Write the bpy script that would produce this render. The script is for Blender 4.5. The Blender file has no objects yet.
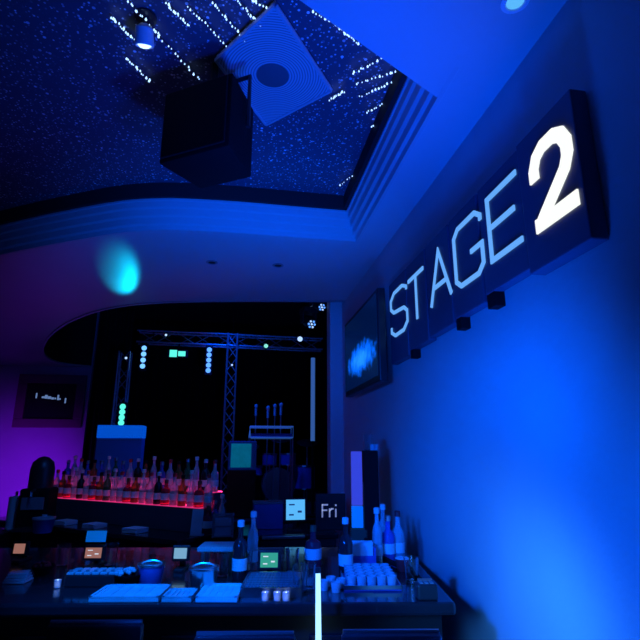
import bpy, bmesh, math, random
from mathutils import Vector, Matrix
random.seed(7)
sc = bpy.context.scene
COL = sc.collection
PI = math.pi
# ------------------------------------------------------------------ camera
CAM = Vector((0, 0, 1.7)); F = 497.0
PS = math.radians(9.4); TH = math.radians(14.7)
FW = Vector((math.sin(PS)*math.cos(TH), math.cos(PS)*math.cos(TH), math.sin(TH)))
RT = Vector((math.cos(PS), -math.sin(PS), 0)); UP = RT.cross(FW)
cd = bpy.data.cameras.new('camera'); cam = bpy.data.objects.new('camera', cd); COL.objects.link(cam)
cam.location = CAM
cam.rotation_euler = Matrix((RT, UP, -FW)).transposed().to_euler()
cd.sensor_width = 36; cd.lens = 36*F/640; cd.clip_start = .02; cd.clip_end = 100
sc.camera = cam

def at(x, y, X=None, Y=None, Z=None):
    """a measured picture point turned into a place in the room"""
    d = FW + RT*((x-320)/F) - UP*((y-320)/F)
    if X is not None: t = X/d.x
    elif Y is not None: t = Y/d.y
    else: t = (Z-CAM.z)/d.z
    return CAM + d*t

# ------------------------------------------------------------------ materials
def mat(name, col, rough=.5, metal=0, emit=None, estr=0, trans=0, ior=1.45, bump=0, bscale=60, var=0, vscale=8, coat=0, spec=.5):
    m = bpy.data.materials.new(name); m.use_nodes = True
    nt = m.node_tree; b = nt.nodes['Principled BSDF']
    b.inputs['Base Color'].default_value = (*col, 1); b.inputs['Roughness'].default_value = rough
    b.inputs['Metallic'].default_value = metal; b.inputs['Specular IOR Level'].default_value = spec
    b.inputs['Coat Weight'].default_value = coat
    if trans:
        b.inputs['Transmission Weight'].default_value = trans; b.inputs['IOR'].default_value = ior
    if emit:
        b.inputs['Emission Color'].default_value = (*emit, 1); b.inputs['Emission Strength'].default_value = estr
    tc = nt.nodes.new('ShaderNodeTexCoord')
    if bump:
        n = nt.nodes.new('ShaderNodeTexNoise'); n.inputs['Scale'].default_value = bscale; n.inputs['Detail'].default_value = 4
        nt.links.new(tc.outputs['Object'], n.inputs['Vector'])
        bp = nt.nodes.new('ShaderNodeBump'); bp.inputs['Strength'].default_value = bump; bp.inputs['Distance'].default_value = .01
        nt.links.new(n.outputs['Fac'], bp.inputs['Height']); nt.links.new(bp.outputs['Normal'], b.inputs['Normal'])
    if var:
        n = nt.nodes.new('ShaderNodeTexNoise'); n.inputs['Scale'].default_value = vscale; n.inputs['Detail'].default_value = 5
        nt.links.new(tc.outputs['Object'], n.inputs['Vector'])
        mx = nt.nodes.new('ShaderNodeMix'); mx.data_type = 'RGBA'
        mx.inputs[6].default_value = (*[c*(1-var) for c in col], 1); mx.inputs[7].default_value = (*[min(1, c*(1+var)) for c in col], 1)
        nt.links.new(n.outputs['Fac'], mx.inputs[0]); nt.links.new(mx.outputs[2], b.inputs['Base Color'])
    return m
def lum(name, col, s, base=(.02, .02, .02)): return mat(name, base, .4, emit=col, estr=s)

M = {}
M['wall'] = mat('painted_plaster', (.50, .52, .55), .55, bump=.22, bscale=45, var=.10, vscale=3)
M['ceil'] = mat('satin_ceiling_paint', (.46, .47, .50), .34, bump=.08, bscale=5, var=.08, vscale=2, spec=.4)
M['trim'] = mat('moulding_paint', (.44, .45, .48), .38, bump=.08, bscale=60)
M['purplewall'] = mat('lilac_wall_paint', (.52, .42, .56), .7, bump=.3, bscale=30, var=.2, vscale=1.2)
M['black'] = mat('matte_black', (.005, .005, .006), .8, spec=.2, bump=.1)
M['riser'] = mat('recess_shade_black', (.008, .008, .010), .8)  # tray riser's shadow put into the colour; black stage fascia too
M['stageblack'] = mat('black_stage_drape', (.010, .010, .012), .95, bump=.3, bscale=12)
M['floor'] = mat('dark_carpet', (.03, .03, .035), .95, bump=.4, bscale=120, var=.3)
M['stagefloor'] = mat('black_stage_floor', (.02, .02, .022), .5, var=.3)
M['bar'] = mat('black_lacquered_bar', (.018, .018, .022), .16, bump=.04, bscale=20, coat=.4)
M['barfront'] = mat('black_panelled_bar_front', (.012, .012, .015), .45)
M['sign'] = mat('navy_sign_metal', (.075, .085, .13), .42, var=.12, vscale=6)
M['letter'] = lum('pale_blue_letter_light', (.13, .42, 1.0), .95)
M['two'] = lum('white_numeral_light', (.96, 1.0, .95), 1.03)
M['plastic'] = mat('black_plastic', (.02, .02, .022), .35)
M['metal'] = mat('brushed_steel', (.55, .56, .58), .28, metal=1)
M['truss'] = mat('aluminium_truss', (.55, .56, .60), .35, metal=.8)
M['white'] = mat('white_plastic', (.75, .75, .75), .4)
M['paper'] = mat('white_paper', (.8, .8, .8), .8)
M['pale'] = mat('pale_bar_mat', (.62, .66, .68), .35, var=.25, vscale=14)
M['grey'] = mat('grey_plastic', (.22, .23, .25), .5)
M['bluebox'] = mat('blue_plastic', (.05, .12, .45), .4)
M['red'] = mat('red_plastic', (.6, .03, .04), .35)
M['wood'] = mat('brown_wood', (.16, .07, .035), .5, var=.4, vscale=20)
M['maroon'] = mat('plum_frame_wood', (.24, .05, .15), .5, var=.25, vscale=6)
M['glass'] = mat('clear_glass', (.9, .93, .95), .04, trans=1)
M['frost'] = mat('frosted_glassware', (.75, .78, .82), .22, trans=.35)
M['rubber'] = mat('black_rubber', (.008, .008, .009), .8, spec=.2, bump=.3, bscale=150)
M['leather'] = mat('black_leather', (.012, .013, .018), .4, bump=.1, bscale=80)
M['cyanled'] = lum('cyan_led', (.14, .42, 1.0), 1.7)
M['blueled'] = lum('ice_blue_led', (.09, .30, 1.0), 1.7)
M['greenled'] = lum('aqua_green_led', (.10, .85, .70), 1.2)
M['tealled'] = lum('teal_led', (.02, .55, .75), 3.5)
M['star'] = lum('star_lamp', (.35, .58, 1.0), 2.2)
M['tube'] = lum('white_blue_tube_light', (.28, .62, 1.0), 2.0)
M['pinkled'] = lum('pink_led_strip', (1.0, .03, .20), 6)
M['screenblue'] = lum('sky_blue_screen', (.10, .48, .95), 1.0)
M['screendark'] = lum('deep_blue_screen', (.02, .10, .5), .35)
M['screengreen'] = lum('green_screen', (.04, .42, .26), .8)
M['screenpale'] = lum('pale_screen', (.30, .65, .95), .6)
M['screenwarm'] = lum('warm_screen', (.55, .24, .20), .55)
M['uiwhite'] = lum('screen_white', (.75, .85, 1.0), .9)
M['uidark'] = lum('screen_navy', (.0, .03, .15), .3)
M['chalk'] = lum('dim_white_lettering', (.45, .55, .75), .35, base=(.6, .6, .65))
M['greytube'] = lum('dim_blue_tube', (.05, .16, .50), .55, base=(.5, .5, .55))
M['boothband'] = lum('blue_lit_band', (.0, .09, .70), .8)
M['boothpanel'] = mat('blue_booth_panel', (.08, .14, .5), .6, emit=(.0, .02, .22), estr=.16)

def glitter():
    """dark blue flake-filled vinyl: its sparkle painted in as pale flecks"""
    m = mat('sparkle_flecked_vinyl', (.05, .06, .10), .5); nt = m.node_tree; b = nt.nodes['Principled BSDF']
    tc = nt.nodes.new('ShaderNodeTexCoord')
    outs = []
    for s, th in ((24, .20), (52, .27)):
        v = nt.nodes.new('ShaderNodeTexVoronoi'); v.inputs['Scale'].default_value = s
        nt.links.new(tc.outputs['Object'], v.inputs['Vector'])
        lt = nt.nodes.new('ShaderNodeMath'); lt.operation = 'LESS_THAN'; lt.inputs[1].default_value = th
        nt.links.new(v.outputs['Distance'], lt.inputs[0])
        sp = nt.nodes.new('ShaderNodeSeparateColor'); nt.links.new(v.outputs['Color'], sp.inputs[0])
        pw = nt.nodes.new('ShaderNodeMath'); pw.operation = 'POWER'; pw.inputs[1].default_value = 1.8
        nt.links.new(sp.outputs[0], pw.inputs[0])
        mu = nt.nodes.new('ShaderNodeMath'); mu.operation = 'MULTIPLY'
        nt.links.new(lt.outputs[0], mu.inputs[0]); nt.links.new(pw.outputs[0], mu.inputs[1]); outs.append(mu)
    ad = nt.nodes.new('ShaderNodeMath'); ad.operation = 'ADD'; ad.use_clamp = True
    nt.links.new(outs[0].outputs[0], ad.inputs[0]); nt.links.new(outs[1].outputs[0], ad.inputs[1])
    mx = nt.nodes.new('ShaderNodeMix'); mx.data_type = 'RGBA'
    mx.inputs[6].default_value = (.06, .07, .11, 1); mx.inputs[7].default_value = (.85, .88, .95, 1)  # pale fleck colour stands in for the glitter's sparkle
    nt.links.new(ad.outputs[0], mx.inputs[0]); nt.links.new(mx.outputs[2], b.inputs['Base Color'])
    return m
M['glitter'] = glitter()
def grille():
    """fine perforated sheet whose holes run in rings"""
    m = mat('ring_perforated_sheet', (.6, .62, .66), .45); nt = m.node_tree; b = nt.nodes['Principled BSDF']
    tc = nt.nodes.new('ShaderNodeTexCoord')
    w = nt.nodes.new('ShaderNodeTexWave'); w.wave_type = 'RINGS'; w.rings_direction = 'Z'; w.inputs['Scale'].default_value = 22
    w.inputs['Distortion'].default_value = .8; w.inputs['Detail'].default_value = 1
    nt.links.new(tc.outputs['Object'], w.inputs['Vector'])
    mx = nt.nodes.new('ShaderNodeMix'); mx.data_type = 'RGBA'
    mx.inputs[6].default_value = (.22, .23, .26, 1); mx.inputs[7].default_value = (.55, .57, .61, 1)
    nt.links.new(w.outputs['Fac'], mx.inputs[0]); nt.links.new(mx.outputs[2], b.inputs['Base Color'])
    return m
M['grille'] = grille()
M['capgrey'] = mat('dull_grey_cap', (.09, .10, .12), .7)
def liquid(name, col, rough=.08): return mat(name, col, rough, trans=.55, ior=1.4)
LIQ = {'clear': liquid('clear_bottle_glass', (.85, .88, .92)), 'amber': liquid('amber_bottle_glass', (.55, .20, .05)),
       'green': liquid('green_bottle_glass', (.05, .30, .12)), 'blue': liquid('blue_bottle_glass', (.08, .25, .85)),
       'red': liquid('red_bottle_glass', (.75, .05, .10)), 'dark': mat('dark_bottle_glass', (.02, .02, .025), .1)}

# ------------------------------------------------------------------ mesh helpers
class MB:
    def __init__(s): s.bm = bmesh.new()
    def box(s, c, d, rz=0, bevel=0, R=None):
        b2 = bmesh.new(); bmesh.ops.create_cube(b2, size=1)
        for v in b2.verts: v.co = Vector((v.co.x*d[0], v.co.y*d[1], v.co.z*d[2]))
        if bevel: bmesh.ops.bevel(b2, geom=b2.edges[:], offset=bevel, segments=2, affect='EDGES', profile=.5)
        Mx = Matrix.Translation(Vector(c)) @ (R.to_4x4() if R else Matrix.Rotation(rz, 4, 'Z'))
        bmesh.ops.transform(b2, matrix=Mx, verts=b2.verts[:]); return s.join(b2)
    def join(s, b2):
        me = bpy.data.meshes.new('t'); b2.to_mesh(me); b2.free(); s.bm.from_mesh(me); bpy.data.meshes.remove(me); return s
    def tube(s, pts, r, n=8, r2=None):
        pts = [Vector(p) for p in pts]; rings = []
        for i, p in enumerate(pts):
            t = (pts[min(i+1, len(pts)-1)]-pts[max(i-1, 0)]).normalized()
            u = t.cross(Vector((0, 0, 1)) if abs(t.z) < .95 else Vector((1, 0, 0))).normalized(); v = t.cross(u)
            rr = r if r2 is None else r+(r2-r)*i/(len(pts)-1)
            rings.append([s.bm.verts.new(p+u*rr*math.cos(2*PI*k/n)+v*rr*math.sin(2*PI*k/n)) for k in range(n)])
        for a, b in zip(rings, rings[1:]):
            for k in range(n): s.bm.faces.new((a[k], a[(k+1) % n], b[(k+1) % n], b[k]))
        s.bm.faces.new(rings[0][::-1]); s.bm.faces.new(rings[-1]); return s
    def lathe(s, prof, c=(0, 0, 0), n=14, R=None):
        c = Vector(c); rings = []
        for r, z in prof:
            ring = []
            for k in range(n):
                p = Vector((max(r, 1e-4)*math.cos(2*PI*k/n), max(r, 1e-4)*math.sin(2*PI*k/n), z))
                ring.append(s.bm.verts.new(c+((R @ p) if R else p)))
            rings.append(ring)
        for a, b in zip(rings, rings[1:]):
            for k in range(n): s.bm.faces.new((a[k], a[(k+1) % n], b[(k+1) % n], b[k]))
        s.bm.faces.new(rings[0][::-1]); s.bm.faces.new(rings[-1]); return s
    def prism(s, poly, z0, z1, f=None):
        f = f or (lambda a, b, c: Vector((a, b, c)))
        lo = [s.bm.verts.new(f(x, y, z0)) for x, y in poly]; hi = [s.bm.verts.new(f(x, y, z1)) for x, y in poly]; n = len(poly)
        s.bm.faces.new(lo[::-1]); s.bm.faces.new(hi)
        for i in range(n): s.bm.faces.new((lo[i], lo[(i+1) % n], hi[(i+1) % n], hi[i]))
        return s
    def build(s, name, m, parent=None, smooth=False, loc=None, rot=None):
        bmesh.ops.recalc_face_normals(s.bm, faces=s.bm.faces[:])
        me = bpy.data.meshes.new(name); s.bm.to_mesh(me); s.bm.free()
        if smooth:
            for p in me.polygons: p.use_smooth = True
            me.set_sharp_from_angle(angle=math.radians(38))
        me.materials.append(m if not isinstance(m, str) else M[m])
        o = bpy.data.objects.new(name, me); COL.objects.link(o)
        if parent: o.parent = parent
        if loc is not None: o.location = loc
        if rot is not None: o.rotation_euler = rot
        return o
def tag(o, label=None, cat=None, group=None, kind=None):
    for k, v in (('label', label), ('category', cat), ('group', group), ('kind', kind)):
        if v: o[k] = v
    return o
def empty(name, loc, label, cat, rz=0, group=None):
    o = bpy.data.objects.new(name, None); COL.objects.link(o); o.location = loc
    o.rotation_euler = rz if isinstance(rz, tuple) else (0, 0, rz)
    o.empty_display_size = .05
    return tag(o, label, cat, group)
def struct(mb, name, m, **k): return tag(mb.build(name, m, **k), kind='structure')
def copy_tree(o, loc, rz=None, label=None, group=None, parent=None):
    c = o.copy(); COL.objects.link(c)
    if parent: c.parent = parent
    if loc is not None: c.location = loc
    if rz is not None: c.rotation_euler = (0, 0, rz)
    if label: c['label'] = label
    if group: c['group'] = group
    for ch in list(o.children): copy_tree(ch, None, parent=c)
    return c
ORD = ['first', 'second', 'third', 'fourth', 'fifth', 'sixth', 'seventh', 'eighth', 'ninth', 'tenth', 'eleventh', 'twelfth', 'thirteenth',
       'fourteenth', 'fifteenth', 'sixteenth', 'seventeenth', 'eighteenth', 'nineteenth', 'twentieth', 'twenty-first', 'twenty-second', 'twenty-third', 'twenty-fourth']

def spline(pts, k=6):
    P = [Vector((*p, 0)) for p in pts]; out = []
    for i in range(len(P)-1):
        p0, p1, p2, p3 = P[max(i-1, 0)], P[i], P[i+1], P[min(i+2, len(P)-1)]
        for j in range(k):
            t = j/k
            q = .5*((2*p1)+(p2-p0)*t+(2*p0-5*p1+4*p2-p3)*t*t+(-p0+3*p1-3*p2+p3)*t**3)
            out.append((q.x, q.y))
    out.append((P[-1].x, P[-1].y)); return out

# ================================================================== THE ROOM
ZC = 3.32; XW = 1.15; ZT = 3.65; YR = 10.6; ZS = 4.7
stage_edge = spline([(1.15, 5.20), (.21, 5.34), (-.68, 5.52), (-1.25, 5.74), (-1.72, 6.10), (-2.25, 6.76), (-2.80, 7.72), (-3.25, 8.8), (-3.44, 9.6), (-3.36, 10.2), (-2.92, 10.5)])
tray_far = spline([(.91, 3.62), (.44, 3.615), (-.18, 3.612), (-.66, 3.66), (-1.11, 3.84), (-2.07, 4.40), (-3.0, 5.1)])
tray_near = [(.90, 1.91), (.17, 1.48), (-1.0, .82), (-2.2, .13), (-3.9, 0.0)]
tray_poly = [(.90, 1.91)] + tray_far + [(-3.9, 4.9)] + tray_near[:0:-1]
outer_poly = [(XW, -1.5)] + stage_edge + [(-2.92, YR), (-5.2, YR), (-5.2, -1.5)]

mb = MB(); es = []
for poly in (outer_poly, tray_poly):
    vs = [mb.bm.verts.new((x, y, ZC)) for x, y in poly]
    es += [mb.bm.edges.new((vs[i], vs[(i+1) % len(vs)])) for i in range(len(vs))]
bmesh.ops.triangle_fill(mb.bm, edges=es, use_beauty=True)
for f in list(mb.bm.faces):                        # drop anything that filled the tray
    c = f.calc_center_median(); ins = False; n = len(tray_poly)
    for i in range(n):
        (x1, y1), (x2, y2) = tray_poly[i], tray_poly[(i+1) % n]
        if (y1 > c.y) != (y2 > c.y) and c.x < (x2-x1)*(c.y-y1)/(y2-y1)+x1: ins = not ins
    if ins: mb.bm.faces.remove(f)
for f in mb.bm.faces:
    if f.normal.z > 0: f.normal_flip()
ceiling = tag(mb.build('ceiling', 'ceil'), kind='structure')

def offset_poly(line, d, ends):
    """move a polyline sideways (to its left) by d"""
    P = [Vector(p) for p in line]; out = []
    for i, p in enumerate(P):
        a = (P[i]-P[i-1]).normalized() if i else None; b = (P[i+1]-P[i]).normalized() if i < len(P)-1 else None
        na = Vector((-a.y, a.x)) if a else None; nb = Vector((-b.y, b.x)) if b else None
        if na is None: n = nb
        elif nb is None: n = na
        else: n = (na+nb).normalized(); n = n/max(.3, n.dot(na))
        out.append(p+n*d)
    return out
def sweep(line, prof, name, m):
    mb = MB(); rows = []
    for d, z in prof:
        rows.append([mb.bm.verts.new((p.x, p.y, z)) for p in offset_poly(line, d, None)])
    for r0, r1 in zip(rows, rows[1:]):
        for i in range(len(r0)-1): mb.bm.faces.new((r0[i], r0[i+1], r1[i+1], r1[i]))
    return struct(mb, name, m, smooth=True)
prof = [(-.004, ZC+.001), (.0, ZC-.003), (.022, ZC-.001), (.028, ZC+.035), (.048, ZC+.045), (.055, ZC+.09), (.075, ZC+.10), (.083, ZC+.145), (.10, ZC+.155),
        (.106, ZC+.195), (.118, ZC+.20), (.118, ZC+.22)]
side_line = [(.899, 1.70), (.91, 3.62)]
sweep(side_line + tray_far[1:] + [(-3.9, 4.9)], prof, 'trim_1', 'trim')
riser_line = side_line + tray_far[1:] + [(-3.9, 4.9)]
sweep(riser_line, [(.118, ZC+.215), (.145, ZC+.215), (.145, ZT+.02)], 'trim_2', 'riser')
mb = MB()
for (x0, y0), (x1, y1) in zip(tray_near, tray_near[1:]):
    mb.prism([(x0, y0), (x1, y1), (x1+.01, y1-.03), (x0+.01, y0-.03)], ZC+.001, ZT+.02)
mb.prism([(-3.9, 0), (-3.9, 4.9), (-3.93, 4.9), (-3.93, 0)], ZC+.001, ZT+.02)
struct(mb, 'trim_3', 'trim')
mb = MB(); mb.prism([(1.0, 1.7), (1.0, 3.9), (-3.0, 5.3), (-4.1, 5.2), (-4.1, -.2), (-2.2, -.1)], ZT, ZT+.05)
struct(mb, 'ceiling_tray', 'glitter')
# rim and raised ceiling over the stage
ft = MB(); rows = []
for d, z in ((.0, ZC-.01), (-.03, ZC-.012), (-.03, ZC+.02)):
    rows.append([ft.bm.verts.new((p.x, p.y, z)) for p in offset_poly(stage_edge, d, None)])
for r0, r1 in zip(rows, rows[1:]):
    for i in range(len(r0)-1): ft.bm.faces.new((r0[i], r0[i+1], r1[i+1], r1[i]))
struct(ft, 'trim_4', 'trim', smooth=True)
ft = MB(); rows = []
for z in (ZC+.02, ZS):
    rows.append([ft.bm.verts.new((p.x, p.y, z)) for p in offset_poly(stage_edge, -.03, None)])
for i in range(len(rows[0])-1): ft.bm.faces.new((rows[0][i], rows[0][i+1], rows[1][i+1], rows[1][i]))
struct(ft, 'trim_5', 'riser')
mb = MB(); mb.box((-1, 9.4, ZS+.05), (8, 9, .1)); struct(mb, 'ceiling_stage', 'stageblack')
mb = MB(); mb.box((XW+.1, 1.95, 1.66), (.2, 6.9, 3.32)); struct(mb, 'wall_right', 'wall')
mb = MB(); mb.box((-5.3, 4.55, 1.66), (.2, 12.1, 3.32)); struct(mb, 'wall_left', 'purplewall')
mb = MB(); mb.box((-4.06, YR+.1, 2.35), (2.28, .2, 4.7)); struct(mb, 'wall_rear', 'purplewall')
mb = MB(); mb.box((-2.03, -1.6, 1.66), (6.36, .2, 3.32)); struct(mb, 'wall_behind', 'wall')
mb = MB(); mb.box((-.5, 13.1, 2.35), (6.4, .2, 4.7)); struct(mb, 'wall_stage_back', 'stageblack')
mb = MB(); mb.box((2.45, 9.3, 2.35), (.2, 7.6, 4.7)); struct(mb, 'wall_stage_right', 'stageblack')
mb = MB(); mb.box((-3.0, 11.85, 2.35), (.2, 2.3, 4.7)); struct(mb, 'wall_stage_left', 'stageblack')
mb = MB(); mb.box((-1.4, 5.7, -.05), (7.9, 14.8, .1)); struct(mb, 'floor', 'floor')
# pilaster at the end of the right wall
mb = MB(); mb.box((1.085, 5.50, 2.35), (.155, .20, 4.7), bevel=.012); mb.box((1.95, 5.50, 2.35), (1.6, .08, 4.7))
struct(mb, 'wall_proscenium', 'wall')
# the stage
mb = MB(); mb.box((-.2, 10.0, .4), (5.0, 5.8, .8), bevel=.01); struct(mb, 'floor_stage', 'stagefloor')
mb = MB()
pts = []
N = 150
for i in range(N+1):
    x = -2.85+5.15*i/N; pts.append((x, 12.6+.07*math.sin(i*1.3)+.025*math.sin(i*2.9)))
mb.prism(pts + [(x, y+.02) for x, y in reversed(pts)], .82, 4.6)
tag(mb.build('stage_curtain', 'stageblack', smooth=True), 'black folded curtain across the back of the stage', 'curtain')
# curtain leg beside the lilac wall, its edge catching blue
mb = MB(); pts = []
for i in range(31):
    x = -2.86+.62*i/30; pts.append((x, 10.75+.05*math.sin(i*1.5)))
mb.prism(pts + [(x, y+.02) for x, y in reversed(pts)], .0, 4.6)
tag(mb.build('curtain_leg', 'stageblack', smooth=True), 'narrow black curtain hanging right beside the purple lit wall', 'curtain')

# ================================================================== STAGE 2 SIGN
def stroke(mb, pts, t, x0, x1, closed=False):
    """a flat lettering stroke: pts in (a, z), extruded from x0 to x1 along X; f maps a to Y"""
    P = [Vector(p) for p in pts]
    L, Rr = [], []
    n = len(P)
    for i in range(n):
        if closed: a = (P[i]-P[i-1]).normalized(); b = (P[(i+1) % n]-P[i]).normalized()
        else:
            a = (P[i]-P[i-1]).normalized() if i else None; b = (P[i+1]-P[i]).normalized() if i < n-1 else None
            a = a or b; b = b or a
        na, nb = Vector((-a.y, a.x)), Vector((-b.y, b.x)); m = (na+nb).normalized(); m = m/max(.5, m.dot(na))
        L.append(P[i]+m*t/2); Rr.append(P[i]-m*t/2)
    for i in range(n if closed else n-1):
        j = (i+1) % n
        quad = [L[i], L[j], Rr[j], Rr[i]]
        mb.prism([(q.x, q.y) for q in quad], x0, x1, f=lambda a_, z_, x_: Vector((x_, -a_, z_)))
LET = {'S': [([(.19, .06+.19), (.19, .045+.225), (.15, .30), (.06, .30), (.02, .26), (.02, .20), (.05, .165), (.16, .145), (.19, .11), (.19, .04), (.15, 0), (.06, 0), (.02, .035), (.02, .07)], False)],
       'T': [([(.0, .30), (.22, .30)], False), ([(.11, .30), (.11, -.02)], False)],
       'A': [([(.0, -.02), (.11, .31), (.22, -.02)], False), ([(.045, .09), (.175, .09)], False)],
       'G': [([(.21, .24), (.21, .265), (.175, .30), (.045, .30), (.01, .265), (.01, .035), (.045, 0), (.175, 0), (.21, .035), (.21, .13), (.13, .13)], False)],
       'E': [([(.23, .30), (.015, .30), (.015, 0), (.23, 0)], False), ([(.015, .155), (.20, .155)], False)],
       '2': [([(.03, .185), (.03, .225), (.055, .265), (.10, .285), (.17, .285), (.215, .265), (.24, .225), (.24, .185), (.215, .145), (.06, .04), (.03, .018)], False), ([(.005, .022), (.265, .022)], False)]}
def sg(px, py, X=1.095): return at(px, py, X=X)
yb = [sg(594, 240, 1.08).y, sg(531, 270).y, sg(485, 300).y, sg(454, 320).y, sg(429, 336).y, sg(409, 353).y, sg(391, 366).y]
zt_ = sg(578, 78, 1.08).z
boxes = [(c_, yb[i], yb[i+1], 1.08 if i == 0 else 1.095, sg(px, py, 1.08 if i == 0 else 1.095).z, zt_, .055 if i == 0 else .024)
         for i, (c_, px, py) in enumerate((('2', 565, 254), ('E', 508, 282), ('G', 470, 311), ('A', 442, 330), ('T', 420, 345), ('S', 400, 360)))]
for ch, y0, y1, xf, z0, z1, t in boxes:
    desc = {'2': 'deep navy wall box with a bold lit white numeral 2', 'S': 'navy wall sign box with a pale blue lit letter S'}.get(ch, 'navy wall sign box with a pale blue lit letter %s' % ch)
    yc = (y0+y1)/2
    e = empty('letter_sign_box', (XW, yc, z0), desc, 'sign', group='letter boxes of the wall sign')
    mb = MB(); mb.box(((xf-XW)/2-.001, 0, (z1-z0)/2), (XW-xf-.004, y1-y0-.02, z1-z0), bevel=.006); mb.build('box', 'sign', e)
    mb = MB()
    # measured feet and tops of the letters on their boxes
    (bx, by), (tx, ty), (lx, ly), (rx, ry) = {'2': ((557, 222), (559, 122), (528, 190), (583, 180)), 'E': ((506, 254), (502, 183), (488, 225), (522, 210)), 'G': ((468, 284), (468, 217), (454, 255), (484, 245)),
        'A': ((440, 304), (439, 248), (430, 290), (452, 280)), 'T': ((416, 322), (417, 272), (408, 290), (425, 285)), 'S': ((399, 335), (399, 287), (391, 315), (408, 310))}[ch]
    zb_, zt2 = sg(bx, by, xf).z, sg(tx, ty, xf).z
    ya_, yz_ = sg(rx, ry, xf).y, sg(lx, ly, xf).y
    allp = [p for pts, _ in LET[ch] for p in pts]
    a0, a1 = min(p[0] for p in allp), max(p[0] for p in allp); b0, b1 = min(p[1] for p in allp), max(p[1] for p in allp)
    def fit(a, z):
        return ((a-a0)/(a1-a0)*(yz_-ya_-t)+t/2-(yz_-yc), (z-b0)/(b1-b0)*(zt2-zb_-t)+t/2+zb_-z0)
    for pts, cl in LET[ch]:
        stroke(mb, [fit(a, z) for a, z in pts], t, xf-XW-.006, xf-XW+.001, cl)
    lo = mb.build('letter', 'two' if ch == '2' else 'letter', e)
    lo['label'] = 'lit white numeral' if ch == '2' else 'lit pale blue letter'
    if ch in 'EGT':
        mb = MB(); s_ = {'E': .062, 'G': .055, 'T': .05}[ch]
        mb.box((-.026, (y1-y0)/2-.045, -s_/2), (.05, s_*1.1, s_*1.1), bevel=.003); mb.build('bracket', 'black', e)

# ================================================================== TV on the right wall
e = empty('television', (1.0, 4.0, 2.20), 'black flat television on the right wall showing a blurred blue picture', 'television')
mb = MB(); mb.box((.03, 0, .33), (.06, 1.16, .70), bevel=.008); mb.build('casing', 'plastic', e)
def tvmat():
    m = mat('blue_television_picture', (.01, .01, .02), .25); nt = m.node_tree; b = nt.nodes['Principled BSDF']
    tc = nt.nodes.new('ShaderNodeTexCoord'); mp = nt.nodes.new('ShaderNodeMapping')
    mp.inputs['Location'].default_value = (0, .05, -.30); mp.inputs['Scale'].default_value = (1, 1.15, 4.4)
    mp.vector_type = 'POINT'
    nt.links.new(tc.outputs['Object'], mp.inputs['Vector'])
    sub = nt.nodes.new('ShaderNodeVectorMath'); sub.operation = 'LENGTH'
    ad = nt.nodes.new('ShaderNodeVectorMath'); ad.operation = 'ADD'; ad.inputs[1].default_value = (0, 0, -.75)
    nt.links.new(mp.outputs[0], ad.inputs[0]); nt.links.new(ad.outputs[0], sub.inputs[0])
    n = nt.nodes.new('ShaderNodeTexNoise'); n.inputs['Scale'].default_value = 14; n.inputs['Detail'].default_value = 3
    nt.links.new(tc.outputs['Object'], n.inputs['Vector'])
    m2 = nt.nodes.new('ShaderNodeMath'); m2.operation = 'MULTIPLY_ADD'; m2.inputs[1].default_value = .7
    nt.links.new(n.outputs['Fac'], m2.inputs[0]); nt.links.new(sub.outputs['Value'], m2.inputs[2])
    rp = nt.nodes.new('ShaderNodeValToRGB'); el = rp.color_ramp.elements
    el[0].position = .45; el[0].color = (.01, .20, 1, 1); el[1].position = 1.15/1.2; el[1].color = (0, .004, .03, 1)
    q = el.new(.7); q.color = (.0, .10, .75, 1)
    nt.links.new(m2.outputs[0], rp.inputs[0]); nt.links.new(rp.outputs[0], b.inputs['Emission Color']); b.inputs['Emission Strength'].default_value = 1.5
    return m
M['tv'] = tvmat()
mb = MB(); mb.box((-.002, 0, .335), (.006, 1.10, .62)); mb.build('screen', 'tv', e)
mb = MB(); mb.box((.105, 0, .33), (.09, .4, .3)); mb.build('wall_mount', 'black', e)

# ================================================================== things under the ceiling
# square perforated panel on the tray ceiling
Q = [at(216, 61, Z=3.615), at(275, 6, Z=3.615), at(331, 91, Z=3.615), at(266, 125, Z=3.615)]
cq = sum(Q, Vector())/4
e = empty('ceiling_panel', (cq.x, cq.y, ZT), 'square perforated panel on the starry tray ceiling, washed bright blue', 'panel')
poly = [(p.x-cq.x, p.y-cq.y) for p in Q]
mb = MB(); mb.prism(poly, -.035, -.001); mb.build('perforated_sheet', 'grille', e)
mb = MB()
for (x0, y0), (x1, y1) in zip(poly, poly[1:]+poly[:1]): mb.tube([(x0, y0, -.03), (x1, y1, -.03)], .012, 6)
mb.build('frame', 'trim', e)
mb = MB(); mb.lathe([(.001, -.042), (.07, -.042), (.085, -.038), (.085, -.034)], n=24); mb.build('centre_cap', 'capgrey', e, smooth=True)
# black loudspeaker hanging beyond it
c = Vector((-.185, 2.24, 3.04))
e = empty('hanging_loudspeaker', c, 'bulky black loudspeaker hanging under the starry tray ceiling', 'loudspeaker', rz=math.radians(-32))
mb = MB(); mb.prism([(-.20, -.13), (.20, -.13), (.155, .15), (-.155, .15)], 0, .40); bmesh.ops.bevel(mb.bm, geom=mb.bm.edges[:], offset=.012, segments=2, affect='EDGES', profile=.5)
mb.build('cabinet', 'black', e, smooth=True)
mb = MB(); mb.box((0, -.138, .2), (.36, .012, .36), bevel=.004); mb.build('grille', 'rubber', e)
mb = MB(); mb.tube([(-.215, 0, .18), (-.215, 0, .47), (.215, 0, .47), (.215, 0, .18)], .012, 6); mb.tube([(0, 0, .47), (0, 0, ZT-c.z)], .02, 8); mb.build('yoke', 'plastic', e)
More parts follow.
